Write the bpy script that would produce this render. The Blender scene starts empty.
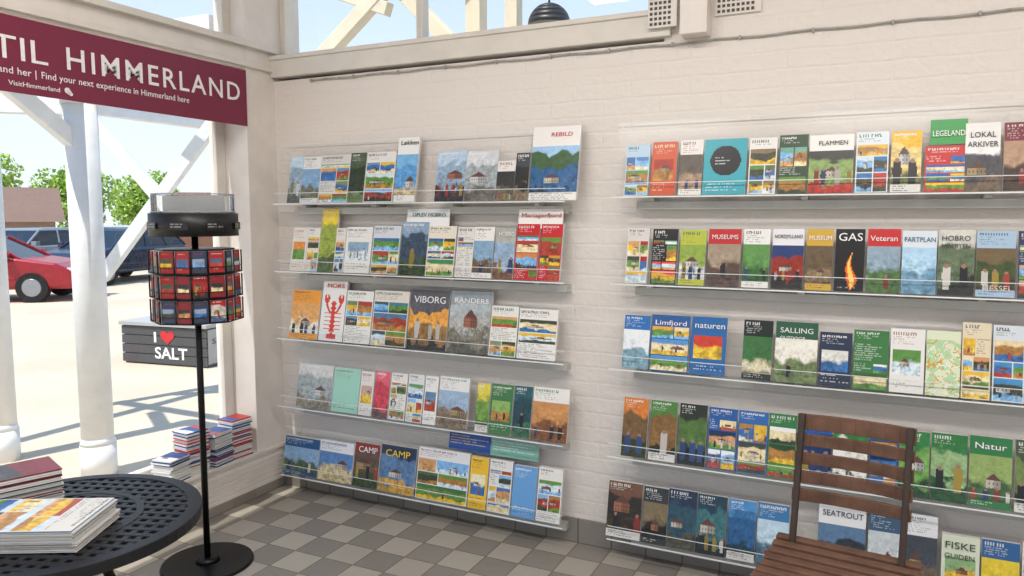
import bpy, bmesh, math, random
import numpy as np
from mathutils import Vector, Matrix, Euler
random.seed(7); rng=np.random.default_rng(5)
scene=bpy.context.scene; COL=scene.collection
scene.view_settings.view_transform='Standard'

# ---------------------------------------------------------------- materials
def lin(c):
    c=np.asarray(c,float); return np.where(c<=.04045,c/12.92,((c+.055)/1.055)**2.4)
def hx(s):
    return lin([int(s[i:i+2],16)/255 for i in (0,2,4)])
MATS={}
def mat(name,color,rough=.6,metal=0.,var=.06,vs=8.,bump=0.,bs=60.,emit=0.,spec=.5):
    if name in MATS: return MATS[name]
    m=bpy.data.materials.new(name); m.use_nodes=True; nt=m.node_tree; b=nt.nodes['Principled BSDF']
    if isinstance(color,str): color=hx(color)
    c=tuple(float(v) for v in color)
    tc=nt.nodes.new('ShaderNodeTexCoord')
    n=nt.nodes.new('ShaderNodeTexNoise'); n.inputs['Scale'].default_value=vs; n.inputs['Detail'].default_value=4
    nt.links.new(tc.outputs['Object'],n.inputs['Vector'])
    r=nt.nodes.new('ShaderNodeValToRGB'); r.color_ramp.elements[0].position=.3; r.color_ramp.elements[1].position=.7
    r.color_ramp.elements[0].color=tuple(v*(1-var) for v in c)+(1,); r.color_ramp.elements[1].color=tuple(min(1,v*(1+var)) for v in c)+(1,)
    nt.links.new(n.outputs['Fac'],r.inputs['Fac']); nt.links.new(r.outputs['Color'],b.inputs['Base Color'])
    b.inputs['Roughness'].default_value=rough; b.inputs['Metallic'].default_value=metal
    b.inputs['Specular IOR Level'].default_value=spec
    if bump>0:
        n2=nt.nodes.new('ShaderNodeTexNoise'); n2.inputs['Scale'].default_value=bs; n2.inputs['Detail'].default_value=5
        nt.links.new(tc.outputs['Object'],n2.inputs['Vector'])
        bp=nt.nodes.new('ShaderNodeBump'); bp.inputs['Strength'].default_value=bump; bp.inputs['Distance'].default_value=.01
        nt.links.new(n2.outputs['Fac'],bp.inputs['Height']); nt.links.new(bp.outputs['Normal'],b.inputs['Normal'])
    if emit>0:
        b.inputs['Emission Color'].default_value=c+(1,); b.inputs['Emission Strength'].default_value=emit
    MATS[name]=m; return m
def attr_mat(name,rough=.35):
    m=bpy.data.materials.new(name); m.use_nodes=True; nt=m.node_tree; b=nt.nodes['Principled BSDF']
    a=nt.nodes.new('ShaderNodeAttribute'); a.attribute_name='print'
    nt.links.new(a.outputs['Color'],b.inputs['Base Color']); b.inputs['Roughness'].default_value=rough
    return m
def clear_mat(name,ior,fac,rough,tint):
    m=bpy.data.materials.new(name); m.use_nodes=True; nt=m.node_tree; nt.nodes.remove(nt.nodes['Principled BSDF'])
    o=nt.nodes['Material Output']; t=nt.nodes.new('ShaderNodeBsdfTransparent'); t.inputs[0].default_value=tint
    g=nt.nodes.new('ShaderNodeBsdfGlossy'); g.inputs['Roughness'].default_value=rough
    fr=nt.nodes.new('ShaderNodeFresnel'); fr.inputs['IOR'].default_value=ior
    ad=nt.nodes.new('ShaderNodeMath'); ad.operation='ADD'; ad.inputs[1].default_value=fac
    nt.links.new(fr.outputs[0],ad.inputs[0])
    mx=nt.nodes.new('ShaderNodeMixShader'); nt.links.new(ad.outputs[0],mx.inputs[0])
    nt.links.new(t.outputs[0],mx.inputs[1]); nt.links.new(g.outputs[0],mx.inputs[2]); nt.links.new(mx.outputs[0],o.inputs[0])
    return m
PRINT=attr_mat('printed_paper')
GLASS=clear_mat('window_glass',1.45,0.0,.02,(.98,.99,.99,1))
ACRYL=clear_mat('acrylic',1.16,.012,.2,(.995,.998,.998,1))
WHITE=mat('white_paint','e2dbd4',.45,bump=.05)
CREAM=mat('cream_frame','dcd7ce',.45)
ALU=mat('aluminium','bdbdb9',.45,.1)
EDGE=mat('acrylic_edge','eaeeee',.2)
BLACK=mat('black_metal','141414',.35,.4)
OUTW=mat('outdoor_white_paint','dfe1e1',.6)

def brick_mat():
    m=bpy.data.materials.new('painted_brick'); m.use_nodes=True; nt=m.node_tree; b=nt.nodes['Principled BSDF']
    tc=nt.nodes.new('ShaderNodeTexCoord'); mp=nt.nodes.new('ShaderNodeMapping'); mp.inputs['Rotation'].default_value=(math.radians(-90),0,0)
    nt.links.new(tc.outputs['Object'],mp.inputs['Vector'])
    wn=nt.nodes.new('ShaderNodeTexNoise'); wn.inputs['Scale'].default_value=9
    nt.links.new(mp.outputs[0],wn.inputs['Vector'])
    wm=nt.nodes.new('ShaderNodeVectorMath'); wm.operation='MULTIPLY_ADD'; wm.inputs[1].default_value=(.012,.012,0)
    nt.links.new(wn.outputs['Color'],wm.inputs[0]); nt.links.new(mp.outputs[0],wm.inputs[2])
    br=nt.nodes.new('ShaderNodeTexBrick'); br.inputs['Scale'].default_value=1; br.inputs['Brick Width'].default_value=.24; br.inputs['Row Height'].default_value=.067
    br.inputs['Mortar Size'].default_value=.008; br.inputs['Mortar Smooth'].default_value=1.
    br.inputs['Color1'].default_value=(1,1,1,1); br.inputs['Color2'].default_value=(.75,.75,.75,1); br.inputs['Mortar'].default_value=(.42,.42,.42,1)
    nt.links.new(wm.outputs[0],br.inputs['Vector'])
    n=nt.nodes.new('ShaderNodeTexNoise'); n.inputs['Scale'].default_value=34; n.inputs['Detail'].default_value=6
    nt.links.new(tc.outputs['Object'],n.inputs['Vector'])
    mx=nt.nodes.new('ShaderNodeMath'); mx.operation='MULTIPLY_ADD'; mx.inputs[1].default_value=1.7
    nt.links.new(n.outputs['Fac'],mx.inputs[0]); nt.links.new(br.outputs['Color'],mx.inputs[2])
    bp=nt.nodes.new('ShaderNodeBump'); bp.inputs['Strength'].default_value=.36; bp.inputs['Distance'].default_value=.007
    nt.links.new(mx.outputs[0],bp.inputs['Height']); nt.links.new(bp.outputs[0],b.inputs['Normal'])
    b.inputs['Base Color'].default_value=(*hx('e4ddd6'),1); b.inputs['Roughness'].default_value=.5
    return m
BRICK=brick_mat()
def tile_mat(name,c1,c2,mort,size,vert=False):
    m=bpy.data.materials.new(name); m.use_nodes=True; nt=m.node_tree; b=nt.nodes['Principled BSDF']
    tc=nt.nodes.new('ShaderNodeTexCoord'); mp=nt.nodes.new('ShaderNodeMapping')
    if vert: mp.inputs['Rotation'].default_value=(math.radians(-90),0,0)
    nt.links.new(tc.outputs['Object'],mp.inputs['Vector'])
    ck=nt.nodes.new('ShaderNodeTexChecker'); ck.inputs['Scale'].default_value=1/size
    ck.inputs['Color1'].default_value=(*hx(c1),1); ck.inputs['Color2'].default_value=(*hx(c2),1)
    mp2=nt.nodes.new('ShaderNodeVectorMath'); mp2.operation='ADD'; mp2.inputs[1].default_value=(0,0,size*.5)
    nt.links.new(mp.outputs[0],mp2.inputs[0]); nt.links.new(mp2.outputs[0],ck.inputs['Vector'])
    br=nt.nodes.new('ShaderNodeTexBrick'); br.offset=0; br.inputs['Scale'].default_value=1; br.inputs['Brick Width'].default_value=size; br.inputs['Row Height'].default_value=size
    br.inputs['Mortar Size'].default_value=.003; br.inputs['Color1'].default_value=(1,1,1,1); br.inputs['Color2'].default_value=(.86,.86,.86,1); br.inputs['Mortar'].default_value=(*hx(mort),1)
    nt.links.new(mp.outputs[0],br.inputs['Vector'])
    mx=nt.nodes.new('ShaderNodeMix'); mx.data_type='RGBA'; mx.blend_type='MULTIPLY'; mx.inputs[0].default_value=1
    nt.links.new(ck.outputs['Color'],mx.inputs[6]); nt.links.new(br.outputs['Color'],mx.inputs[7]); nt.links.new(mx.outputs[2],b.inputs['Base Color'])
    b.inputs['Roughness'].default_value=.4
    return m
FLOORM=tile_mat('floor_tiles','b0a99d','8e8880','bcb8b0',.155)
SKIRT=tile_mat('skirting_tiles','918b83','88837b','a8a49c',.155,True)

# ---------------------------------------------------------------- mesh helpers
def box(bm,x0,x1,y0,y1,z0,z1,mi=0,M=None):
    vs=[bm.verts.new(Vector(p) if M is None else M@Vector(p)) for p in
        [(x0,y0,z0),(x1,y0,z0),(x1,y1,z0),(x0,y1,z0),(x0,y0,z1),(x1,y0,z1),(x1,y1,z1),(x0,y1,z1)]]
    for f in [(3,2,1,0),(4,5,6,7),(0,1,5,4),(1,2,6,5),(2,3,7,6),(3,0,4,7)]:
        fc=bm.faces.new([vs[i] for i in f]); fc.material_index=mi
def beam(bm,p0,p1,w,h,mi=0,up=(0,0,1)):
    p0,p1=Vector(p0),Vector(p1); d=(p1-p0); L=d.length; d.normalize()
    u=Vector(up)
    if abs(d.dot(u))>.98: u=Vector((0,1,0))
    s=d.cross(u).normalized(); u=s.cross(d)
    M=Matrix((( d.x,s.x,u.x,p0.x),(d.y,s.y,u.y,p0.y),(d.z,s.z,u.z,p0.z),(0,0,0,1)))
    box(bm,0,L,-w/2,w/2,-h/2,h/2,mi,M)
def cyl(bm,p0,p1,r0,r1=None,seg=20,mi=0,smooth=True,rot=0):
    if r1 is None: r1=r0
    p0,p1=Vector(p0),Vector(p1); d=(p1-p0); L=d.length
    q=d.to_track_quat('Z','Y').to_matrix().to_4x4(); q.translation=(p0+p1)/2
    if rot: q=q@Matrix.Rotation(rot,4,'Z')
    g=bmesh.ops.create_cone(bm,cap_ends=True,segments=seg,radius1=r0,radius2=r1,depth=L,matrix=q)
    for f in {f for v in g['verts'] for f in v.link_faces}:
        f.material_index=mi
        if smooth and len(f.verts)==4: f.smooth=True
def finish(bm,name,mats,parent=None,bevel=0,seg=2,loc=None,rot=None):
    me=bpy.data.meshes.new(name); bm.normal_update(); bm.to_mesh(me); bm.free()
    for m in mats: me.materials.append(m)
    o=bpy.data.objects.new(name,me); COL.objects.link(o)
    if parent: o.parent=parent
    if loc: o.location=loc
    if rot: o.rotation_euler=rot
    if bevel>0:
        b=o.modifiers.new('bevel','BEVEL'); b.width=bevel; b.segments=seg; b.limit_method='ANGLE'; b.angle_limit=math.radians(40)
    return o
def group(name,loc=(0,0,0),rz=0,s=1):
    e=bpy.data.objects.new(name,None); COL.objects.link(e); e.location=loc; e.rotation_euler=(0,0,rz); e.scale=(s,s,s); e.empty_display_size=.1
    return e
TEXTS=[]
def text(name,s,loc,rot,w,h,m,parent=None,bold=0.,space=1.):
    cu=bpy.data.curves.new(name,'FONT'); cu.body=s; cu.size=1; cu.offset=bold; cu.extrude=.0005; cu.space_character=space
    cu.resolution_u=3
    cu.materials.append(m); o=bpy.data.objects.new(name,cu); COL.objects.link(o); o.location=loc; o.rotation_euler=rot
    if parent: o.parent=parent
    TEXTS.append((o,w,h)); return o

# ---------------------------------------------------------------- cover printing (coloured facets, ~4 mm)
CELL=.0038
def nz(ny,nx,c):
    gy,gx=int(ny/c)+3,int(nx/c)+3; g=rng.random((gy,gx))
    y=np.arange(ny)/c; x=np.arange(nx)/c; yi=y.astype(int); xi=x.astype(int); fy=(y-yi)[:,None]; fx=(x-xi)[None,:]
    a=g[yi][:,xi]; b=g[yi][:,xi+1]; d=g[yi+1][:,xi]; e=g[yi+1][:,xi+1]
    return (a*(1-fx)+b*fx)*(1-fy)+(d*(1-fx)+e*fx)*fy
def photo(ny,nx,cs):
    cs=[np.clip(np.array(c)*1.12-np.mean(c)*.06,0,1) for c in cs]; cs=cs[::-1]
    if len(cs)==1: cs=[cs[0]*.6,cs[0]]
    yy,xx=np.mgrid[0:ny,0:nx]; up=np.linspace(0,1,ny)[:,None]
    g=up+.4*(nz(ny,nx,7)-.5)*(1-up*.6)+.14*(nz(ny,nx,2)-.5)*(1-up); g=np.clip(g,0,.999)*(len(cs)-1)
    i=g.astype(int); f=g-i; f=np.clip((f-.5)*9+.5,0,1)[...,None]; A=np.array(cs)
    out=A[i]*(1-f)+A[np.minimum(i+1,len(cs)-1)]*f
    d=np.clip(1.25-1.1*up,.12,1)
    k=1.05+(.9*(nz(ny,nx,3.5)-.5)+.9*(nz(ny,nx,1.4)-.5))*d
    out=out*np.clip(k,.2,1.9)[...,None]
    if ny>=9 and nx>=7 and rng.random()<.45:
        w=rng.uniform(.3,.6)*nx; h=rng.uniform(.15,.3)*ny; cx=rng.uniform(.3,.7)*nx; b=rng.uniform(.3,.45)*ny
        m=(abs(xx-cx)<w/2)&(yy>b)&(yy<b+h*.6); t=(abs(xx-cx)<w/2*(1-(yy-b-h*.6)/(h*.5)))&(yy>=b+h*.6)&(yy<b+h*1.1)
        wall=[(.55,.5,.42),(.35,.14,.08),(.6,.6,.58),(.4,.3,.15)][rng.integers(4)]; out[m]=np.array(wall); out[m&(xx>cx)]=np.array(wall)*.6; out[t]=(.12,.05,.04)
        out[m&(xx%3==0)&(yy%4<2)]*=.3
    if ny>=9 and nx>=7 and rng.random()<.5:
        n=1+rng.integers(1+min(3,nx//9)); base=rng.uniform(.05,.2)*ny; H=rng.uniform(.22,.38)*ny
        for q in range(n):
            cx=(q+.5+rng.uniform(-.25,.25))/n*nx; h=H*rng.uniform(.8,1.1); w=max(.8,h*.15)
            cc=[(.015,.015,.02),(.5,.48,.45),(.3,.04,.03),(.02,.05,.16),(.35,.25,.04)][rng.integers(5)]
            m=(abs(xx-cx)<w*(1.1-.4*abs(yy-base-h*.6)/h))&(yy>base)&(yy<base+h); out[m]=np.array(cc)*rng.uniform(.7,1.3)
            m=((xx-cx)**2+(yy-base-h-.3*w)**2)<(w*.55+.3)**2; out[m]=(.32,.19,.13)
    return np.clip(out,0,.9)
def lines(a,y0,y1,x0,x1,c,step=2,dens=.75,k=.6):
    for y in range(y1-1,y0,-step):
        m=rng.random(max(0,x1-x0))<dens; e=rng.integers((x1-x0)//2,x1-x0+1) if x1-x0>3 else x1-x0
        m[e:]=False; a[y,x0:x1][m]=a[y,x0:x1][m]*(1-k)+np.array(c)*k
def title(a,y0,y1,c):
    ny,nx,_=a.shape; h=y1-y0; c=np.array(c)
    if h<4: lines(a,y0,y1,2,nx-2,c,2,.8); return
    t=int(rng.integers(2,4)) if h>5 else 2; y=y1-1-t; x=2; e=int(nx*rng.uniform(.55,.92))
    if rng.random()<.3: c=c*.4+np.array([(.45,.03,.04),(.02,.12,.3),(.03,.2,.08)][rng.integers(3)])*.6 if c[0]<.3 else c
    while x<e:
        a[y:y+t,x]=c*.8+a[y:y+t,x]*.2
        if rng.random()<.5 and x+1<e: a[y+rng.integers(t),x+1]=c*.8+a[y,x+1]*.2
        x+=2 if rng.random()<.85 else 3
    lines(a,y0,y-1,2,int(nx*.8),c,2,.6,.4)
NAT=[hx(s) for s in ['7fb0dc','c8d8e4','5f8a3c','a87a40','3a4030','c89868','3a68a0','e0d0a8','a04030','d8b040']]
def paint(kind,cs,ny,nx):
    quiet=kind.endswith('-'); kind=kind[0]
    c=[hx(s) for s in cs]; a=np.ones((ny,nx,3))*c[0]; L=.2126*c[0][0]+.7152*c[0][1]+.0722*c[0][2]
    tc=(.03,.03,.04) if L>.3 else (.8,.8,.78)
    def ttl(y0,y1,col=tc):
        if not quiet: title(a,y0,y1,col)
    if kind=='P':
        a[:]=photo(ny,nx,c); ttl(int(ny*.82),ny-1,(.85,.85,.83))
        if not quiet and rng.random()<.35: j=max(4,ny//7); a[:j]=(.76,.75,.72); lines(a,0,j-1,2,nx-2,(.05,.05,.06),2,.6,.6)
    elif kind=='T':
        k=int(ny*.74); a[:k]=photo(k,nx,c[1:]); ttl(k+1,ny-1)
        if rng.random()<.4: j=max(3,ny//9); a[:j]=c[0]; lines(a,0,j-1,2,nx-2,tc,2,.6,.5)
    elif kind=='C':
        top=int(ny*.82); ttl(top+1,ny-1); y=1
        while y<top-3:
            hh=int(min(top-y,rng.integers(max(5,ny//6),max(7,int(ny/2.8))))); sp=rng.uniform(.35,.65) if rng.random()<.6 else 1.
            xs=[(1,int(nx*sp)),(int(nx*sp)+1,nx-1)] if sp<1 else [(1,nx-1)]
            for x0,x1 in xs:
                if x1-x0<2: continue
                if rng.random()<.25: lines(a,y,y+hh-1,x0,x1,tc,2,.7,.45); continue
                cc=[c[1+rng.integers(len(c)-1)] if rng.random()<.5 else NAT[rng.integers(10)],NAT[rng.integers(10)],NAT[rng.integers(10)]]
                a[y:y+hh-1,x0:x1]=photo(hh-1,x1-x0,cc) if hh>2 else cc[0]
            y+=hh
    elif kind=='S':
        ttl(int(ny*.75),ny-2,c[1]); lines(a,2,int(ny*.22),2,nx-2,c[1],3,.5)
        y0,y1,x0,x1=int(ny*.28),int(ny*.68),int(nx*.1),int(nx*.9)
        if len(c)>2: a[y0:y1,x0:x1]=photo(y1-y0,x1-x0,c[2:]+[NAT[rng.integers(10)]])
    elif kind=='H': lines(a,int(ny*.3),int(ny*.8),2,nx-2,c[1],3,.0 if quiet else .85)
    elif kind=='M':
        n=nz(ny,nx,5); a=np.where((n>.5)[...,None],c[0],c[1]); n2=nz(ny,nx,4); a[abs(n2-.5)<.03]=c[2]; n3=nz(ny,nx,6); a[abs(n3-.5)<.02]=hx('f0f0e8')
        a[int(ny*.87):]=c[0]
    elif kind=='O':
        yy,xx=np.mgrid[0:ny,0:nx]; d=np.hypot(yy-ny*.6,xx-nx*.5); a[d<nx*.36]=c[1]; lines(a,int(ny*.52),int(ny*.68),int(nx*.28),int(nx*.72),c[2],3,.8)
        lines(a,2,int(ny*.2),3,nx-3,c[2],3,.6)
    elif kind=='L':
        yy,xx=np.mgrid[0:ny,0:nx]; X=(xx-nx/2)/nx; Y=yy/ny*1.12
        m=(abs(X)<.09+.03*np.sin(yy*1.1))&(Y<.74)&(Y>.12); m|=(abs(X)<.2)&(Y<.12)&(Y>.04)
        for s in (-1,1):
            m|=(abs(X-s*(.1+.22*np.sin((Y-.5)*6)))<.045)&(Y>.5)&(Y<.8); m|=(np.hypot((X-s*.3)*1.0,(Y-.78)*1.4)<.12)&~(abs(X-s*.3)<.02)
        m|=(abs(X)<.36)&(Y>.2)&(Y<.55)&(yy%5==0); a[m]=c[1]
    elif kind=='F':
        yy,xx=np.mgrid[0:ny,0:nx]; w=np.clip((ny*.62-yy)/(ny*.5),0,1)*nx*.22*np.clip(yy/(ny*.18),0,1)
        d=abs(xx-nx*.52-1.5*np.sin(yy/5)); a[(d<w)]=hx('e8621a'); a[(d<w*.5)]=hx('ffd860'); lines(a,1,4,2,nx-2,(.7,.7,.7),2,.6)
    return a
LEAN=.2
class Prints:
    def __init__(s): s.v=[];s.f=[];s.c=[]
    def quad_grid(s,P00,P10,P01,cells):
        ny,nx,_=cells.shape; P00,P10,P01=map(np.array,(P00,P10,P01)); b=sum(len(v) for v in s.v)
        u=np.linspace(0,1,nx+1)[None,:,None]; w=np.linspace(0,1,ny+1)[:,None,None]
        g=P00+(P10-P00)*u+(P01-P00)*w; s.v.append(g.reshape(-1,3))
        i=np.arange(ny)[:,None]*(nx+1)+np.arange(nx)[None,:]+b
        s.f.append(np.stack([i,i+1,i+nx+2,i+nx+1],-1).reshape(-1,4)); s.c.append(cells.reshape(-1,3))
    def slab(s,P00,P10,P01,back,cells):
        s.quad_grid(P00,P10,P01,cells); A,B,D=map(np.array,(P00,P10,P01)); E=B+D-A; k=np.array(back)
        w=np.ones((1,1,3))*.72
        for q in [(A+k,A,D+k),(B,B+k,E),(A+k,B+k,A),(D,E,D+k)]: s.quad_grid(q[0],q[1],q[2],w)
        s.quad_grid(B+k,A+k,E+k,w*.9)
    def done(s,name,parent=None):
        v=np.concatenate(s.v); f=np.concatenate(s.f); c=np.concatenate(s.c)
        me=bpy.data.meshes.new(name); me.from_pydata(v.tolist(),[],f.tolist())
        at=me.color_attributes.new('print','FLOAT_COLOR','CORNER'); cc=np.ones((len(f)*4,4),np.float32); cc[:,:3]=np.repeat(c,4,0)
        at.data.foreach_set('color',cc.ravel()); me.materials.append(PRINT)
        o=bpy.data.objects.new(name,me); COL.objects.link(o)
        if parent: o.parent=parent
        return o

# ---------------------------------------------------------------- brochure racks (all millimetres along the wall: x0 x1 top design colours)
SH={'L':[1.52,1.18,.835,.48,.115],'R':[1.535,1.185,.835,.465,.11]}
D={}
D['L1']="167 252 1752 P b8cfe0 8aa0b0 5a5f58;252 366 1749 T e8e8e6 7fa0c0 6a6a55;366 544 1753 C d8d8d4 6d8fb5 7b8060;544 639 1758 P 4a5a48 2d3a2a 6a7a50;639 806 1758 C e6e6e2 7390b0 a08560;813 929 1821 T- eeeeea 7ab0d8 5e96c8 b8a888;1035 1187 1748 P b0c4d8 8aa0b4 30343a;1187 1347 1742 P c8ccd0 98a0a4 6a6660;1347 1434 1694 T e4e2de 303030 66604f;1434 1501 1726 P 3c4048 222222 7a6a55;1505 1724 1833 T- eeece8 9cc0e0 3c5a38 2f5a88 3a6088 1f2e40"
D['L2']="174 272 1395 S e8e2d8 c07030 d88a40;272 349 1395 C e8e4dc c8a060 7090a0;352 452 1490 P e8c840 90a040 506030;449 510 1396 C e4e0d8 806040 5080a0;511 666 1402 S eceae4 303840 8aa4b8;672 828 1408 C d8dce0 3a6a9a 508060;834 983 1427 P 88a0b8 3a4a5a 3a4a30;852 1086 1487 H- f0f0ee 2a7a80;983 1132 1409 C e8e0d0 b06030 408050 3060a0;1138 1226 1405 C e0ded8 5a7a50 806040;1226 1326 1406 T eeece8 80a0b8 605040;1331 1430 1402 P- a8a8a0 90a8c0 705040;1434 1544 1420 C c8202a c08050 507040;1549 1650 1420 C c8202a 608050 c09040;1434 1645 1485 H- f2f0ec c02030"
D['L3']="156 339 1079 T f0a030 d8a060 e8d8c0;347 497 1131 L eeeeea d83a28;502 660 1088 C ecebe6 6a8aa8 70805a;666 868 1096 C e6dfd0 4a7a9a 8a6a40 405060;874 1088 1110 P- 5a5a60 5a5a60 e0a050 8a6a40 2a2a2a;1093 1306 1110 P- 8a949c a8b0b4 a8a8a4 787468 5a5850;1310 1444 1055 C e8e8e0 4a7a3a 7a8a70;1449 1634 1050 C eceae6 8a6a50 404040 7a9060"
D['L4']="189 411 699 P c8c8c4 98a0a0 807868;416 579 696 S 9fd4c0 306a5a;584 663 692 S e4e0da a03040 c0a090;669 758 700 P d86070 c04050 604040;763 856 699 C e8e6e0 a08860 507040;862 952 703 C e2e4e4 4080b0 60905a;957 1029 702 S ecebe8 304060 6080a0;1035 1196 708 T ecebe8 9ab0c8 7a6a58;1237 1304 695 P d8c850 6a9040 486030;1309 1420 700 S 3f7a46 e8e8e0 86a860;1425 1513 701 P 285a60 1f4048 3a6a50;1518 1688 706 T eceae6 c08a58 7a5030"
D['L5']="86 315 303 T 2a5a8a 88a8c8 50604a;321 532 311 T e6e8ea 5a80b0 c8b890;538 691 326 P- 80302a 5a4a40 3a4a30;697 902 336 P- 20304a 5a7aa0 c09a50;913 1193 351 C e6e8ea 4080c0 c05040 406a40;1070 1293 450 H 1f4fa0 f0d040;1198 1293 344 S f0c030 303030 e8e0c0;1298 1415 346 C e8e8e4 d09040 5070a0;1420 1538 336 S 6aa4dc f0f0f0;1543 1658 345 C ecebe6 5a8050 9a7a50;1293 1533 447 H 80b8a8 f0f0f0"
D['R1']="1926 2025 1739 C b8d0e4 4a80b0 d8d0c0;2033 2133 1746 S d0552a f0e0c0 a03020;2145 2234 1749 T e8e6e2 585048 a08870;2237 2398 1747 O 3aa8b8 101418 f0f0f0;2405 2505 1745 C e8e8e4 5a6a4a 806a50;2511 2612 1751 C 2e4a34 6aa090 a08050;2615 2764 1745 T- eeeeea 3a3a36 86a060 a83028;2770 2875 1749 C dfe8ee b04038 3a70a8;2881 2976 1747 P e0b030 d8c080 606838;2985 3109 1691 C c82a2a 3060b0 e0c030;2998 3110 1781 H- 2f9a46 f4f4f4;3102 3204 1763 T- ecebe8 ecebe8 4a4a50 6a5a4a;3212 3327 1760 T 7a1e30 a88870 403028;3337 3442 1753 C e8e8e4 5a6a4a 806a50"
D['R2']="1936 2027 1406 C d8d4d0 a82a28 303030;2040 2144 1403 C 1c1c1e d84848 5a8a4a;2152 2254 1399 T b8c040 88a048 c8ccd0;2261 2385 1404 T- c02a2a 9a8a78 504038;2393 2491 1405 T ecebe8 5a8a4a 2f5a2a;2498 2610 1406 T- e8e8ec 20386a 8a2a20 2a2420;2617 2708 1406 T- d0a838 60503a 806a50;2715 2813 1407 F 0c0c0c 000000;2820 2927 1408 T- c8252a 8aa0b0 4a6a38;2930 3037 1402 T- dce6ee a8c8e0 6a90a8;3040 3149 1406 P- c8c8c0 5a6a50 2a2c28;3152 3265 1404 T a8c4dc 6a5a40 3a4a28 4a3a2a;3270 3370 1404 C 2a3a5a c0a080 8090a0"
D['R3']="1928 2038 1049 T 2a70b8 e0e8ee 7a9aa8;2042 2199 1057 C- 2a5a9a d8a050 5a90c8;2203 2342 1058 S- 2468a8 f0f0f0 c04030;2403 2512 1057 T 1c2420 3a6a3a c8c0a0;2520 2670 1058 T- 2a5a40 e8e4d8 6a7a50;2675 2786 1029 S 26324a f0f0f0 d8d8d0;2789 2905 1044 C 3a7a3e e0e0d8 405a30;2908 3017 1056 S eceae6 3a7a3a 5a8a40;3020 3125 1056 M dfe8c8 b8d8a8 d8a030;3127 3213 1090 C e6d8b8 c89060 6a6050;3217 3309 1086 C d8e0e6 4a88b8 d8c8a0;3315 3401 1092 P 3a7a3e e0e0d8 405a30"
D['R4']="1929 2035 702 P c87838 6a5030 28341c;2044 2155 702 P 4a7a38 7a5a30 1a2414;2163 2274 702 P 20281c 4a6a30 101010;2279 2390 699 C 1f5aa0 f0f0f0 0c2850;2394 2505 700 C 2a68b0 e8f0f4 103060;2506 2609 701 C 2f7a40 f0f0f0 1c4020;2614 2731 695 P 2a5aa0 103060 c0c8d0;2735 2852 691 P 2f7a40 e8e8e0 1c4a24;2856 2949 690 C 1f5aa0 f0f0f0 0c2850;2952 3049 691 P 2f7a40 6a9a50 1c4020;3052 3163 694 P 2a7038 8aa878 1a4a24;3167 3293 699 T- 2a7a40 8aa060 3a5a38;3300 3396 701 P 3a4a30 6a8048 1a2414"
D['R5']="1868 2016 336 P 6a4a3a 2a2420 4a3a2a;2021 2126 335 T 303438 786a50 181818;2126 2243 341 P 1e2e48 2a4a5a 4a4a40;2244 2361 339 P 1a3a4c 3a6a70 102028;2366 2472 338 P 4a88c0 2a5a88 20384a;2476 2593 342 T 3a7ab0 b8d0e0 4a6a80;2695 2858 376 T- e8eaec 5a7898 28303a 202428;2865 2978 379 T 3a5a78 c0c8cc 30343a;2982 3088 384 T e6e8ea 3a4048 6a5a4a;3100 3217 333 S- d8e0c8 305030 88a878;3221 3333 338 T 2a6098 d8c040 385068;3339 3444 347 C e8e8e4 5a6a4a 806a50"
LB="""L1|Løkken|827|96|1786|22|303438;L1|REBILD|1588|96|1790|18|c02030;L2|OPLEV HOBRO|884|180|1453|18|1f7078;L2|Mariagerfjord|1449|185|1450|18|c02030;L2|HOBRO|1347|76|1367|20|f0f0f0
L3|MORS|372|105|1098|22|d83a28;L3|VIBORG|896|172|1050|33|f4f4f4;L3|RANDERS|1113|175|1060|23|f4f4f4;L5|CAMP|561|112|283|30|f0f0f0;L5|CAMP|724|140|285|34|f0d040
R1|LEGELAND|3004|95|1724|20|ffffff;R1|LOKAL|3115|72|1715|19|303038;R1|ARKIVER|3108|88|1683|19|303038;R1|FLAMMEN|2645|95|1708|17|504848;R2|SALT|2167|78|1225|28|303030;R2|GAS|2723|78|1365|30|f4f4f4;R2|FARTPLAN|2935|94|1364|18|3a5a80
R2|Veteran|2828|86|1366|20|f4f4f4;R2|MUSEUM|2624|76|1366|18|f4f4f4;R2|HOBRO|3048|84|1370|18|404848;R2|MINIBYEN|3048|84|1345|16|404848;R2|HESSEL|3170|84|1206|18|e8e4d8;R3|naturen|2215|115|1015|24|f4f4f4;R3|SALLING|2535|115|1018|20|f4f4f4;R3|OUTDOOR|2535|90|992|14|f4f4f4
R5|SEATROUT|2708|138|335|22|303848;R5|FISKE|3108|90|290|24|304838;R5|GUIDEN|3108|90|256|18|304838;R4|Natur|3180|92|659|22|f4f4f4;R2|MUSEUMS|2273|98|1366|18|f0f0f0;R3|Limfjord|2055|125|1018|20|f4f4f4;R2|NORDJYLLAND|2504|98|1372|14|303030"""
LAB=[]
for it in LB.replace('\n',';').split(';'):
    k,s,a,w,z,h,c=it.split('|'); LAB.append((k,s,float(a)/1000,float(w)/1000,float(z)/1000,float(h)/1000,c))

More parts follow.
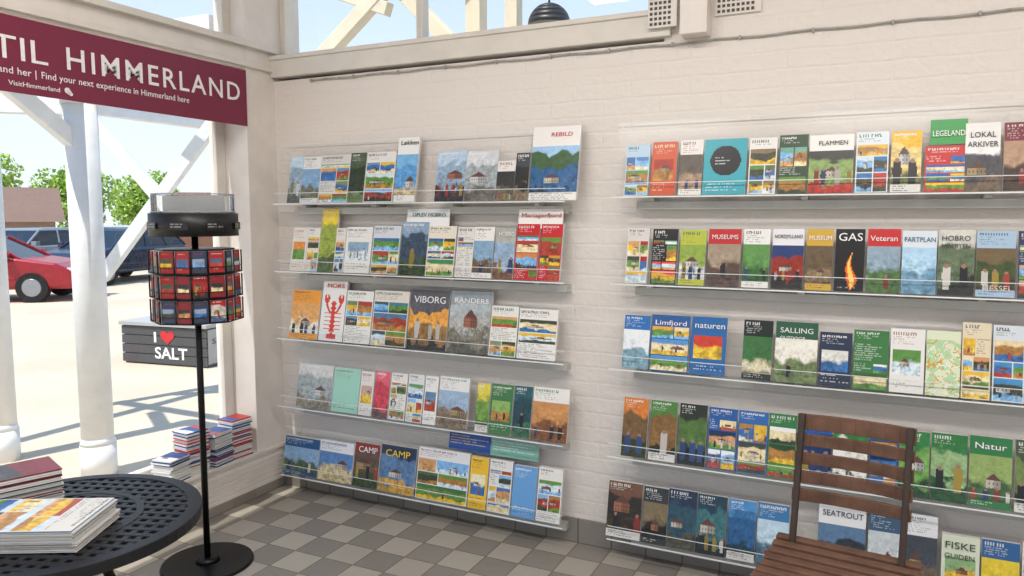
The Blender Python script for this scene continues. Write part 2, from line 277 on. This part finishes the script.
def rack(name,side,x0,x1):
    g=group(name,(0,0,0))
    for r in range(5):
        zs=SH[side][r]; k=side+str(r+1); P=Prints(); rr=random.Random(r*7+ord(side))
        for it in D[k].split(';'):
            q=it.split(); a,b,z1=[float(v)/1000 for v in q[:3]]; sp=q[3:]; z0=zs if sp[0][0]!='H' else z1-.085
            h=z1-z0; w=b-a-.002
            off=rr.uniform(-.0012,.0012); th=rr.uniform(.008,.022); yb=-.118+off+(z0-zs)*LEAN
            if sp[0][0]=='H': yb+=.003-off; th=.004
            tw=rr.uniform(-.0012,.0012)
            cells=paint(sp[0],sp[1:],max(6,int(h/CELL)),max(4,int(w/CELL)))
            P.slab((a,yb-tw,z0),(a+w,yb+tw,z0),(a,yb-tw+h*LEAN,z0+h),(0,th,0),cells)
        P.done(f'brochures_{r+1}',g)
        bm=bmesh.new()
        def sheet(p,q):
            bm.faces.new([bm.verts.new(v) for v in [(x0,p[0],p[1]),(x1,p[0],p[1]),(x1,q[0],q[1]),(x0,q[0],q[1])]])
        sheet((-.083,zs-.004),(-.024,zs+.30)); sheet((-.14,zs-.004),(-.083,zs-.004)); sheet((-.14,zs-.004),(-.132,zs+.05))
        finish(bm,f'acrylic_trough_{r+1}',[ACRYL],g)
        bm=bmesh.new()
        box(bm,x0,x1,-.026,-.023,zs+.298,zs+.301); box(bm,x0,x1,-.1335,-.1315,zs+.048,zs+.0505); box(bm,x0,x1,-.142,-.139,zs-.008,zs-.003)
        finish(bm,f'trough_edges_{r+1}',[EDGE],g)
        bm=bmesh.new(); box(bm,x0+.08,x1-.02,-.05,0,zs-.055,zs-.022)
        for i in range(4):
            xx=x0+.15+(x1-x0-.3)*i/3; box(bm,xx-.012,xx+.012,-.085,0,zs-.022,zs-.007)
        finish(bm,f'wall_rail_{r+1}',[ALU],g,.002)
    for (k,s,x,w,z,h,c) in (l for l in LAB if l[0][0]==side):
        zs=SH[side][int(k[1])-1]; m=mat('ink_'+c,c,.5)
        text('title_'+s.lower().replace(' ','_'),s,(x,-.1212+(z-zs)*LEAN,z),(math.radians(90-11.3),0,0),w,h,m,g,.0)
    return g
rack('brochure_rack','L',.10,1.68)
rack('brochure_rack','R',1.88,3.9)

# ---------------------------------------------------------------- room shell
bm=bmesh.new(); box(bm,-.2,5.5,-5.2,.2,-.12,0); finish(bm,'floor',[FLOORM])
bm=bmesh.new(); box(bm,-.2,5.7,-5.2,.2,3.1,3.25); finish(bm,'ceiling',[WHITE])
bm=bmesh.new(); box(bm,0,5.5,0,.2,0,2.15); box(bm,2.05,5.5,0,.2,2.15,3.1); box(bm,0,2.05,0,.2,2.95,3.1); finish(bm,'wall_back',[BRICK])
bm=bmesh.new(); box(bm,0,2.08,-.03,.2,2.165,2.255); box(bm,0,2.08,-.04,0,2.25,2.272); finish(bm,'trim_1',[CREAM],bevel=.004)
bm=bmesh.new(); box(bm,2.13,2.235,-.09,0,2.15,3.1); finish(bm,'trim_2',[WHITE],bevel=.004)
def frame(bm,axis,a0,a1,z0,z1,d0,d1,w,mulls=()):
    def bx(p,q,r,s):
        if axis=='x': box(bm,p,q,d0,d1,r,s)
        else: box(bm,d0,d1,p,q,r,s)
    bx(a0,a1,z0,z0+w); bx(a0,a1,z1-w,z1); bx(a0,a0+w,z0+w,z1-w); bx(a1-w,a1,z0+w,z1-w)
    for m in mulls: bx(m-w/2,m+w/2,z0+w,z1-w)
def pane(axis,a0,a1,z0,z1,d,parent):
    bm=bmesh.new(); pts=[(a0,d,z0),(a1,d,z0),(a1,d,z1),(a0,d,z1)] if axis=='x' else [(d,a0,z0),(d,a1,z0),(d,a1,z1),(d,a0,z1)]
    bm.faces.new([bm.verts.new(p) for p in pts]); finish(bm,'pane',[GLASS],parent)
W=group('window_2')
bm=bmesh.new(); frame(bm,'x',.0,2.05,2.255,2.95,.05,.11,.035,(.86,)); finish(bm,'frame',[CREAM],W,.004); pane('x',.04,2.01,2.28,2.92,.08,W)
bm=bmesh.new(); box(bm,-.2,0,-5.2,0.2,0,.22); box(bm,-.2,0,-.2,.2,.22,3.1); box(bm,-.2,0,-5.2,-.2,2.18,2.30); box(bm,-.2,0,-5.2,-.2,2.95,3.1); box(bm,-.2,0,-3.4,-3.2,.22,2.95)
finish(bm,'wall_left',[WHITE],bevel=.004)
bm=bmesh.new(); box(bm,0,.02,-5,-.0,2.19,2.215); box(bm,0,.035,-5,-.0,2.285,2.315); finish(bm,'trim_3',[CREAM],bevel=.003)
bm=bmesh.new(); box(bm,-.15,.02,-5,-.002,.22,.24); finish(bm,'trim_4',[WHITE],bevel=.004)
bm=bmesh.new(); box(bm,0,.012,-2.6,-.03,.05,.2)
for i in range(6): box(bm,.012,.018,-2.6,-.03,.06+i*.023,.073+i*.023)
finish(bm,'radiator_panel',[WHITE])
W=group('window_1')
bm=bmesh.new(); frame(bm,'y',-3.2,-.2,.22,2.18,-.2,-.152,.06); finish(bm,'frame',[CREAM],W,.004); pane('y',-3.15,-.25,.27,2.13,-.176,W)
W=group('window_3')
bm=bmesh.new(); frame(bm,'y',-3.2,-.2,2.30,2.95,-.15,-.09,.05,(-1.7,)); finish(bm,'frame',[CREAM],W,.004); pane('y',-3.15,-.25,2.34,2.91,-.12,W)
bm=bmesh.new(); box(bm,0,5.5,-5.2,-5,0,.15); box(bm,0,5.5,-5.2,-5,2.75,3.1); box(bm,0,.25,-5.2,-5,.15,2.75); box(bm,5.25,5.5,-5.2,-5,.15,2.75); finish(bm,'wall_front',[WHITE])
W=group('window_4')
bm=bmesh.new(); frame(bm,'x',.25,5.25,.15,2.75,-5.14,-5.06,.06,(1.9,3.6)); finish(bm,'frame',[CREAM],W)
bm=bmesh.new(); box(bm,5.5,5.7,-5.2,.2,-.12,3.1); finish(bm,'wall_right',[WHITE])
bm=bmesh.new(); box(bm,0.0,5.5,-.012,0,0,.11); finish(bm,'baseboard_back',[SKIRT])
bm=bmesh.new(); box(bm,0,.012,-5,-.012,0,.05); finish(bm,'baseboard_left',[SKIRT])
bm=bmesh.new(); xs=np.linspace(.25,5.4,60)
for i in range(59):
    cyl(bm,(xs[i],-.008,2.135+.003*math.sin(i*1.7)),(xs[i+1],-.008,2.135+.003*math.sin((i+1)*1.7)),.0045,seg=8)
    if i%3==0: box(bm,xs[i]-.004,xs[i]+.004,-.014,0,2.128,2.143)
finish(bm,'wall_cable',[mat('cable_grey','aaa6a0',.5)])
for (a,b,z0,z1) in [(1.995,2.11,2.195,2.5),(2.25,2.42,2.225,2.5)]:
    bm=bmesh.new(); y=-.0405 if a<2.05 else 0
    box(bm,a,b,y-.012,y,z0,z1,0)
    nx=int((b-a-.01)/.018); nzr=int((z1-z0)/.02)
    for i in range(nx):
        for j in range(nzr):
            cx=a+.014+i*.018; cz=z0+.014+j*.02; box(bm,cx-.0055,cx+.0055,y-.014,y-.010,cz-.0055,cz+.0055,1)  # raised dark squares: shade inside the slots put into colour
    finish(bm,'ventilation_grille',[WHITE,mat('grille_slot_shade','55534f',.8)])
for (x,y) in [(1.4,-2.1),(2.9,-2.1),(4.4,-2.1)]:  # unseen fill lamps, added to brighten the walls and racks
    g=group('added_fill_lamp',(x,y,3.1)); bm=bmesh.new(); box(bm,-.55,.55,-.16,.16,-.06,0,0); box(bm,-.52,.52,-.13,.13,-.066,-.06,1)
    finish(bm,'housing',[WHITE,mat('fill_diffuser',(1,.97,.92),.5,emit=1.2)],g)
    l=bpy.data.lights.new('fill_light','AREA'); l.shape='RECTANGLE'; l.size=1.0; l.size_y=.28; l.energy=29; l.color=(1,.96,.93)
    o=bpy.data.objects.new('fill_light',l); COL.objects.link(o); o.parent=g; o.location=(0,0,-.075)

# ---------------------------------------------------------------- banner
g=group('welcome_banner',(0,0,0)); bm=bmesh.new(); box(bm,.004,.010,-2.6,-.205,1.90,2.172); finish(bm,'banner_sheet',[mat('banner_crimson','7a2440',.5,var=.03)],g)
WT=mat('banner_text','f0ecec',.5); R=(math.radians(90),0,math.radians(90))
text('title','HIMMERLAND',(.0125,-1.135,2.017),R,.875,.088,WT,g,.008,1.2)
text('title_left','VELKOMMEN TIL',(.0125,-2.35,2.017),R,1.15,.088,WT,g)
text('subtitle','Find your next experience in Himmerland here',(.0125,-1.23,1.966),R,.67,.026,WT,g,.004,1.05)
text('subtitle_left','Find din næste oplevelse i Himmerland her |',(.0125,-1.93,1.966),R,.68,.026,WT,g,.004,1.05)
text('logo','VisitHimmerland',(.0125,-1.35,1.925),R,.19,.018,WT,g)
bm=bmesh.new()
for k in range(3): cyl(bm,(.0105,-1.13+.007*k,1.936-.006*k),(.0125,-1.13+.007*k,1.936-.006*k),.011-.002*k,seg=20)
finish(bm,'logo_mark',[WT],g)

# ---------------------------------------------------------------- postcard spinner
g=group('postcard_spinner',(.372,-.873,0),math.radians(20))
bm=bmesh.new(); cyl(bm,(0,0,0),(0,0,.012),.185,.18,40); cyl(bm,(0,0,.012),(0,0,.03),.05,.03,24); cyl(bm,(0,0,.03),(0,0,1.40),.013,seg=16); finish(bm,'stand',[BLACK],g)
def ring(bm,z,r,t=.003,seg=36,ph=0):
    for i in range(seg):
        a,b=2*math.pi*i/seg+ph,2*math.pi*(i+1)/seg+ph; cyl(bm,(r*math.cos(a),r*math.sin(a),z),(r*math.cos(b),r*math.sin(b),z),t,seg=6)
bm=bmesh.new(); ph=math.pi/8; RO=.174
cyl(bm,(0,0,1.035),(0,0,1.325),.138/math.cos(ph),seg=8,smooth=False,rot=ph)
def facept(k,t,r,z):
    a=k*math.pi/4; return Vector((r*math.cos(a)-t*math.sin(a),r*math.sin(a)+t*math.cos(a),z))
for t in range(3):
    z=1.036+.097*t
    ring(bm,z,RO,.0028,8,ph); ring(bm,z+.026,RO,.0013,8,ph)
    for k in range(8):
        for tt in (-.065,0,.065):
            cyl(bm,facept(k,tt,.161,z),facept(k,tt,.161,z+.088),.0025 if tt==0 else .003,seg=6); cyl(bm,facept(k,tt,.138,z),facept(k,tt,.161,z),.002,seg=6)
finish(bm,'wire_pockets',[BLACK],g)
P=Prints()
for t in range(3):
    for k in range(8):
        for tt in (-.033,.033):
            z=1.040+.097*t; w=.057
            c=[['b02a2a','702020','406080'],['a82428','c8c0b8','506080'],['8a2026','a03030','303030'],['982020','b08850','405040'],['32405a','9a3030','90a0b8']][rng.integers(5)]
            cells=paint('P' if rng.random()<.3 else 'S',c,20,14)
            A=facept(k,tt-w/2,.157,z); B=facept(k,tt+w/2,.157,z); E=facept(k,tt-w/2,.155,z+.084); bk=facept(k,0,-.014,0)
            P.slab(tuple(A),tuple(B),tuple(E),tuple(bk),cells)
P.done('postcards',g)
bm=bmesh.new(); cyl(bm,(0,0,1.375),(0,0,1.465),.168,seg=48); finish(bm,'header_drum',[mat('black_card','161618',.45)],g)
bm=bmesh.new()
for i in range(48):
    a,b=2*math.pi*i/48,2*math.pi*(i+1)/48
    vs=[bm.verts.new(p) for p in [(.155*math.cos(a),.155*math.sin(a),1.465),(.155*math.cos(b),.155*math.sin(b),1.465),(.155*math.cos(b),.155*math.sin(b),1.54),(.155*math.cos(a),.155*math.sin(a),1.54)]]; f=bm.faces.new(vs); f.smooth=True
finish(bm,'clear_header',[ACRYL],g)
bm=bmesh.new(); ring(bm,1.54,.155,.002); ring(bm,1.47,.157,.003); box(bm,-.13,.13,-.002,.002,1.465,1.535); finish(bm,'header_card',[mat('grey_card','a4a6a6',.5)],g)
P=Prints()
for i in range(6):
    a=math.radians(-170+i*45); tx,ty=-math.sin(a),math.cos(a); w=.07; r=.171
    cells=np.ones((6,16,3))*hx('161618'); lines(cells,1,5,1,15,(.4,.4,.4),2,.7); cx,cy=r*math.cos(a),r*math.sin(a)
    P.quad_grid((cx-tx*w/2,cy-ty*w/2,1.40),(cx+tx*w/2,cy+ty*w/2,1.40),(cx-tx*w/2,cy-ty*w/2,1.43),cells)
P.done('header_lettering',g)

# ---------------------------------------------------------------- round lattice table
TX,TY,TZ,TR=.936,-1.838,.66,.345
g=group('round_garden_table',(TX,TY,0),math.radians(20)); bm=bmesh.new()
def annulus(bm,r0,r1,z0,z1,n=64):
    V=[]
    for i in range(n):
        a=2*math.pi*i/n; c,s=math.cos(a),math.sin(a); V.append([bm.verts.new((r*c,r*s,z)) for r,z in ((r0,z0),(r1,z0),(r1,z1),(r0,z1))])
    for i in range(n):
        A,B=V[i],V[(i+1)%n]
        for k in range(4): bm.faces.new((A[k],B[k],B[(k+1)%4],A[(k+1)%4]))
annulus(bm,TR-.035,TR,TZ-.03,TZ); annulus(bm,.0301,.06,TZ-.015,TZ-.001); annulus(bm,.18,.2,TZ-.014,TZ-.001)
p=.034
for i in range(-10,11):
    d=i*p
    if abs(d)>TR-.03: continue
    L=math.sqrt((TR-.02)**2-d*d)
    box(bm,-L,L,d-.009,d+.009,TZ-.012,TZ-.002); box(bm,d-.009,d+.009,-L,L,TZ-.013,TZ-.003)
finish(bm,'lattice_top',[mat('cast_black','202226',.4,.3)],g,.002)
bm=bmesh.new()
for k in range(4):
    a=k*math.pi/2+.5; pr=None
    for t in range(9):
        u=t/8; r=.06+.20*u**2+.05*math.sin(u*math.pi); z=(TZ-.02)*(1-u)
        q=Vector((r*math.cos(a),r*math.sin(a),max(z,.012)))
        if pr: cyl(bm,pr,q,.013,seg=10)
        pr=q
annulus(bm,.08,.1,.25,.265,32)
finish(bm,'legs',[BLACK],g)

def mag_stack(name,x,y,z,rz,w,l,n,cols,th=.004,jit=.008,kind='C'):
    g=group(name,(x,y,z),rz); P=Prints()
    for i in range(n):
        dx,dy=rng.uniform(-jit,jit,2); z1=(i+1)*th-.0006
        if i>=n-1: top=paint(kind,cols,int(l/.004),int(w/.004))
        else: top=np.ones((1,1,3))*.6
        c=np.array((.72,.72,.70)) if rng.random()<.6 else hx(cols[rng.integers(len(cols))])
        A,B,E=(dx-w/2,dy-l/2,z1),(dx+w/2,dy-l/2,z1),(dx-w/2,dy+l/2,z1); b0=len(P.c)
        P.slab(A,B,E,(0,0,-th+.0012),top)
        for q in range(b0+1,b0+5): P.c[q]=P.c[q]*0+c
    P.done('magazines',g); return g
mag_stack('magazine_stack',.985,-1.925,TZ,math.radians(-62),.21,.29,13,('dcdad4','7a9ab8','a08868'),.0042,.006)
mag_stack('magazine_stack',.72,-1.80,TZ,math.radians(-20),.15,.16,20,('8a2430','7a2028','404040'),.0045,.004,'T-')
for (x,y,rz,n,c) in [(-.035,-.70,.15,15,('2a4a8a','1f3a70','e8e8e8')),(-.05,-.57,-.1,27,('c83030','2a4a8a','e8e8e8')),(-.04,-.435,.1,22,('2a4a8a','24407a','b02a2a')),(-.05,-.30,-.08,26,('b02a2a','a02428','3a5a9a'))]:
    mag_stack('leaflet_stack',x,y,.24,rz,.105,.12,n,c,.0075,.006,'T-')
# ---------------------------------------------------------------- folding chair
WOOD=mat('weathered_wood','684a3a',.6,var=.3,vs=14,bump=.2)
g=group('folding_garden_chair',(2.80,-.66,0),math.radians(-7)); bm=bmesh.new()
for s in (-1,1):
    beam(bm,(s*.15,-.26,0),(s*.15,-.02,.44),.022,.036); beam(bm,(s*.15,-.02,.44),(s*.15,.070,.838),.018,.024)
    beam(bm,(s*.178,.24,0),(s*.178,-.30,.425),.022,.035); beam(bm,(s*.178,-.34,.432),(s*.178,.02,.432),.022,.03)
beam(bm,(-.178,.2,.035),(.178,.2,.035),.02,.02); beam(bm,(-.15,-.23,.06),(.15,-.23,.06),.02,.02); beam(bm,(-.19,-.05,.2),(.19,-.05,.2),.012,.012)
finish(bm,'frame',[mat('dark_wood','3a2c26',.6,var=.3)],g,.004)
bm=bmesh.new()
for i in range(8):
    y=-.0-.05*i; box(bm,-.2,.2,y-.017,y+.017,.448-.004*math.sin(i/7*3.14)*2,.462-.004*math.sin(i/7*3.14)*2)
finish(bm,'seat_slats',[WOOD],g,.004)
bm=bmesh.new()
for i in range(5):
    z=.59+.055*i; y=.012+(z-.44)*.2235; n=8; hh=.038 if i<4 else .05
    for k in range(n):
        a,b=-1+2*k/n,-1+2*(k+1)/n; f=lambda u:.02*(1-u*u)
        beam(bm,(a*.165,y-.022+f(a),z),(b*.165+.0005,y-.022+f(b),z),.012,hh)
finish(bm,'back_slats',[WOOD],g,.002)

# ---------------------------------------------------------------- outdoors
GZ=-.12
bm=bmesh.new(); box(bm,-70,40,-40,70,-.5,GZ); finish(bm,'ground',[mat('sunlit_paving','cabaa4',.9,var=.1,vs=.8,bump=.3,bs=20)])
def column(x,y,h=2.3,r=.09):
    bm=bmesh.new(); cyl(bm,(0,0,.22),(0,0,h),r,seg=32); cyl(bm,(0,0,0),(0,0,.2),r*1.12,seg=32); cyl(bm,(0,0,.2),(0,0,.24),r*1.12,r,seg=32); cyl(bm,(0,0,h-.08),(0,0,h),r*1.15,seg=32)
    return finish(bm,'canopy_column',[OUTW],loc=(x,y,GZ))
column(-1.36,-.135); column(-2.18,-.21,r=.078); column(-1.39,-3.2)
g=group('canopy_frame'); bm=bmesh.new()
beam(bm,(-1.36,-5,2.26),(-1.36,4.5,2.26),.1,.16); beam(bm,(-2.9,-5,2.36),(-2.9,6,2.36),.1,.16)
for y in (-4.2,-3.2,-.15,1.05,2.2,3.4): beam(bm,(-.25,y,2.42),(-3.3,y,2.44),.07,.12)
beam(bm,(-1.83,1.39,2.3),(-2.85,1.0,.95),.07,.1); beam(bm,(-2.87,1.0,2.25),(-2.25,1.2,1.5),.07,.1); cyl(bm,(-2.9,.98,GZ),(-2.9,.98,2.3),.055)
beam(bm,(-1.36,-.135,1.85),(-1.36,-.6,2.2),.07,.09); beam(bm,(-1.36,-.135,1.9),(-1.85,-.15,2.36),.07,.09)
beam(bm,(-2.18,-.2,1.8),(-2.7,-.2,2.34),.07,.09); beam(bm,(-1.4,-.17,2.1),(-2.2,-.2,2.16),.1,.12)
finish(bm,'beams',[OUTW],g,.005)
g=group('roof_truss'); bm=bmesh.new()
beam(bm,(-.6,.9,2.35),(.75,.9,3.35),.08,.09); beam(bm,(.55,.95,2.45),(-.4,.95,3.4),.08,.09); beam(bm,(-1.5,1.1,3.3),(3.5,1.1,3.3),.1,.14); beam(bm,(.9,1.0,2.2),(.9,1.0,3.3),.08,.08); beam(bm,(.1,.9,2.72),(-.9,.9,3.1),.07,.08)
beam(bm,(1.6,1.0,3.3),(2.6,1.0,2.5),.08,.09); beam(bm,(3.4,1.1,GZ),(3.4,1.1,3.3),.12,.12); beam(bm,(.6,1.1,GZ),(.6,1.1,3.3),.1,.1)
finish(bm,'timbers',[mat('truss_cream','dfd3ba',.6)],g,.004)
g=group('mirrored_lamp',(1.155,.93,2.52)); bm=bmesh.new()  # added dome standing in for a lamp's reflection in the upper window
for i in range(6):
    a,b=i/6*math.pi/2,(i+1)/6*math.pi/2; cyl(bm,(0,0,.12*math.sin(a)),(0,0,.12*math.sin(b)),.12*math.cos(a),max(.012,.12*math.cos(b)),24)
cyl(bm,(0,0,.12),(0,0,.72),.006,seg=8); finish(bm,'shade',[mat('lamp_dark','26282c',.4)],g)
g=group('slogan_bench_box',(-3.92,2.68,GZ),math.radians(8),.95); bm=bmesh.new()
for i in range(4): box(bm,-.58,.58,-.3,.3,.02+i*.105,.115+i*.105,0)
box(bm,-.56,.56,-.28,.28,0,.44,0); box(bm,-.6,.6,-.32,.32,.44,.48,1); box(bm,.581,.586,-.28,.28,.04,.42,1)
finish(bm,'planks',[mat('bench_dark','4a4a4c',.7),mat('bench_top','a8a8a6',.7)],g,.006)
WS=mat('slogan_white','efefef',.6); R9=(math.radians(90),0,0)
text('slogan_i','I',(-.14,-.306,.26),R9,.03,.12,WS,g,.01); text('slogan_salt','SALT',(-.12,-.306,.08),R9,.42,.13,WS,g,.02)
text('side_note','SALT',(.588,-.22,.26),(R9[0],0,math.radians(90)),.3,.06,mat('slogan_dark','303030',.6),g,.01)
bm=bmesh.new(); vs=[]
for i in range(32):
    t=2*math.pi*i/32; vs.append(bm.verts.new((.006*(16*math.sin(t)**3)+.06,-.306,.325+.0055*(13*math.cos(t)-5*math.cos(2*t)-2*math.cos(3*t)-math.cos(4*t)))))
bm.faces.new(vs); finish(bm,'heart',[mat('heart_red','c8202a',.5)],g)
def car(color,loc,rz,s=.9):
    g=group('car',loc,rz,s); paintm=mat('car_paint_'+color,color,.25,.1,spec=.6); gl=mat('car_glass','1c2228',.08); tyre=mat('tyre','151515',.8); hub=mat('hubcap','9a9ca0',.3,.6); lamp=mat('headlamp','dfe4e8',.1); red=mat('tail_lamp','a01010',.2)
    prof=[(-2.1,.35),(-2.15,.6),(-2.1,.88),(-1.9,.95),(1.0,.95),(1.75,.84),(2.08,.68),(2.15,.45),(2.08,.28),(-2.05,.28)]
    bm=bmesh.new(); A=[bm.verts.new((x,-.84,z)) for x,z in prof]; B=[bm.verts.new((x,.84,z)) for x,z in prof]; n=len(prof)
    bm.faces.new(A); bm.faces.new(B[::-1])
    for i in range(n): bm.faces.new((A[i],B[i],B[(i+1)%n],A[(i+1)%n]))
    bmesh.ops.recalc_face_normals(bm,faces=bm.faces[:]); finish(bm,'body',[paintm],g,.09,3)
    def frus(bm,b,t,z0,z1,mi):
        vs=[bm.verts.new(p) for p in [(b[0],-b[2],z0),(b[1],-b[2],z0),(b[1],b[2],z0),(b[0],b[2],z0),(t[0],-t[2],z1),(t[1],-t[2],z1),(t[1],t[2],z1),(t[0],t[2],z1)]]
        for f in [(3,2,1,0),(4,5,6,7),(0,1,5,4),(1,2,6,5),(2,3,7,6),(3,0,4,7)]: bm.faces.new([vs[i] for i in f]).material_index=mi
    bm=bmesh.new(); frus(bm,(-2.0,1.05,.76),(-1.6,.25,.6),.93,1.38,0); finish(bm,'windows',[gl],g,.03)
    bm=bmesh.new(); frus(bm,(-1.66,.3,.62),(-1.5,.1,.55),1.36,1.43,0)
    for sd in (-1,1):
        for xb,xt in ((1.07,.27),(-.3,-.42),(-1.2,-1.1),(-2.02,-1.62)): beam(bm,(xb,sd*.77,.93),(xt,sd*.605,1.39),.05,.05)
        box(bm,.75,.9,min(sd*.82,sd*.98),max(sd*.82,sd*.98),.95,1.08)
        box(bm,-1.0,1.0,sd*.845-.01,sd*.845+.01,.5,.55)
    finish(bm,'roof_and_pillars',[paintm],g,.015)
    bm=bmesh.new()
    for x in (-1.3,1.3):
        for sd in (-1,1):
            cyl(bm,(x,sd*.66,.32),(x,sd*.87,.32),.32,seg=28,mi=0); cyl(bm,(x,sd*.87,.32),(x,sd*.88,.32),.2,.18,seg=20,mi=1)
    finish(bm,'wheels',[tyre,hub],g)
    bm=bmesh.new()
    for sd in (-1,1): box(bm,1.98,2.13,sd*.62-.16,sd*.62+.16,.6,.74,0); box(bm,-2.17,-2.1,sd*.68-.1,sd*.68+.1,.62,.86,1)
    box(bm,2.1,2.16,-.35,.35,.5,.62,2); box(bm,2.14,2.17,-.26,.26,.36,.46,0)
    finish(bm,'lights_and_grille',[lamp,red,tyre],g)
car('9a1c26',(-12.35,5.35,GZ),math.radians(36),.86); car('1c2840',(-14.0,9.3,GZ),math.radians(-75)); car('8a8e94',(-16.8,8.9,GZ),math.radians(-70)); car('2a3038',(-11.6,13.0,GZ),math.radians(-80)); car('b8bcc0',(-20,14,GZ),math.radians(-60))
LEAF=mat('leaves','98b848',.7,var=.35,vs=1.5); BARK=mat('bark','4a3a2a',.9)
def tree(x,y,h,r):
    g=group('leafy_tree',(x,y,GZ)); bm=bmesh.new(); cyl(bm,(0,0,0),(0,0,h*.6),.18,.08,10)
    for k in range(4): a=k*1.6; cyl(bm,(0,0,h*.35),(r*.5*math.cos(a),r*.5*math.sin(a),h*.7),.07,.03,8)
    finish(bm,'trunk',[BARK],g)
    n=6000; cen=rng.normal(size=(14,3)); cen/=np.linalg.norm(cen,axis=1)[:,None]; cen=cen*r*.55*rng.random((14,1))**.3+[0,0,h-r*.9]
    c=cen[rng.integers(14,size=n)]; d=rng.normal(size=(n,3)); d/=np.linalg.norm(d,axis=1)[:,None]; p=c+d*r*.5*rng.random((n,1))**.25
    p[:,2]=np.maximum(p[:,2],h*.2); a=rng.normal(size=(n,3)); b=rng.normal(size=(n,3)); s=.11
    a*=s/np.linalg.norm(a,axis=1)[:,None]; b*=s/np.linalg.norm(b,axis=1)[:,None]
    v=np.stack([p-a,p+b,p+a,p-b],1).reshape(-1,3); f=np.arange(n*4).reshape(-1,4)
    me=bpy.data.meshes.new('foliage'); me.from_pydata(v.tolist(),[],f.tolist()); me.materials.append(LEAF); o=bpy.data.objects.new('foliage',me); COL.objects.link(o); o.parent=g
for (x,y,h,r) in [(-34,17,4.8,2.3),(-37,24,4.6,2.3),(-31,33,4.8,2.5),(-27,38,4.8,2.5),(-40,31,5,2.7),(-23,42,5,2.6),(-40,12,5,2.5),(-36,38,5,2.7)]: tree(x,y,h,r)
def house(x,y,rz,L,Wd,h,wall,roof):
    g=group('house',(x,y,GZ),rz); bm=bmesh.new(); box(bm,-L/2,L/2,-Wd/2,Wd/2,0,h,0)
    for k in range(int(L/2.2)):
        cx=-L/2+1.3+k*2.2; box(bm,cx-.5,cx+.5,-Wd/2-.03,-Wd/2,.9,h-.5,1)
    finish(bm,'walls',[mat('wall_'+wall,wall,.8),mat('car_glass','1c2228',.08)],g)
    bm=bmesh.new(); vs=[bm.verts.new(p) for p in [(-L/2-.3,-Wd/2-.4,h-.1),(L/2+.3,-Wd/2-.4,h-.1),(L/2+.3,Wd/2+.4,h-.1),(-L/2-.3,Wd/2+.4,h-.1),(-L/2-.3,0,h+1.2),(L/2+.3,0,h+1.2)]]
    for f in [(0,1,5,4),(2,3,4,5),(0,4,3),(1,2,5),(3,2,1,0)]: bm.faces.new([vs[i] for i in f])
    finish(bm,'roof',[mat('roof_'+roof,roof,.8)],g)
house(-22,24,math.radians(35),9,5,1.5,'9a705a','7e5e50'); house(-28,12,math.radians(60),8,5,1.5,'9a8474','7e6456')

# ---------------------------------------------------------------- light, sky, camera
w=bpy.data.worlds.new('sky'); scene.world=w; w.use_nodes=True; nt=w.node_tree; bg=nt.nodes['Background']
tc=nt.nodes.new('ShaderNodeTexCoord'); sp=nt.nodes.new('ShaderNodeSeparateXYZ'); rp=nt.nodes.new('ShaderNodeValToRGB')
nt.links.new(tc.outputs['Generated'],sp.inputs[0]); nt.links.new(sp.outputs['Z'],rp.inputs['Fac']); nt.links.new(rp.outputs['Color'],bg.inputs['Color'])
rp.color_ramp.elements[0].position=0; rp.color_ramp.elements[0].color=(.85,.92,.98,1); rp.color_ramp.elements[1].position=.6; rp.color_ramp.elements[1].color=(.25,.48,.86,1)
bg.inputs['Strength'].default_value=1.25
sl=bpy.data.lights.new('sun','SUN'); sl.energy=5.6; sl.angle=.01; sl.color=(1,.95,.87); so=bpy.data.objects.new('sun',sl); COL.objects.link(so)
so.rotation_euler=Vector((.15,.5,-1)).to_track_quat('-Z','Y').to_euler(); so.location=(-3,-6,9)
bpy.context.view_layer.update()
for o,tw,th in TEXTS:
    d=o.dimensions; o.scale=(tw/max(d.x,1e-4),th/.73,1)
cam=bpy.data.cameras.new('camera'); cam.lens=26.19; cam.sensor_width=36; co=bpy.data.objects.new('camera',cam); COL.objects.link(co)
co.location=(2.83,-3.03,1.45); co.rotation_euler=(math.radians(90-5.44),0,math.radians(25.7)); scene.camera=co
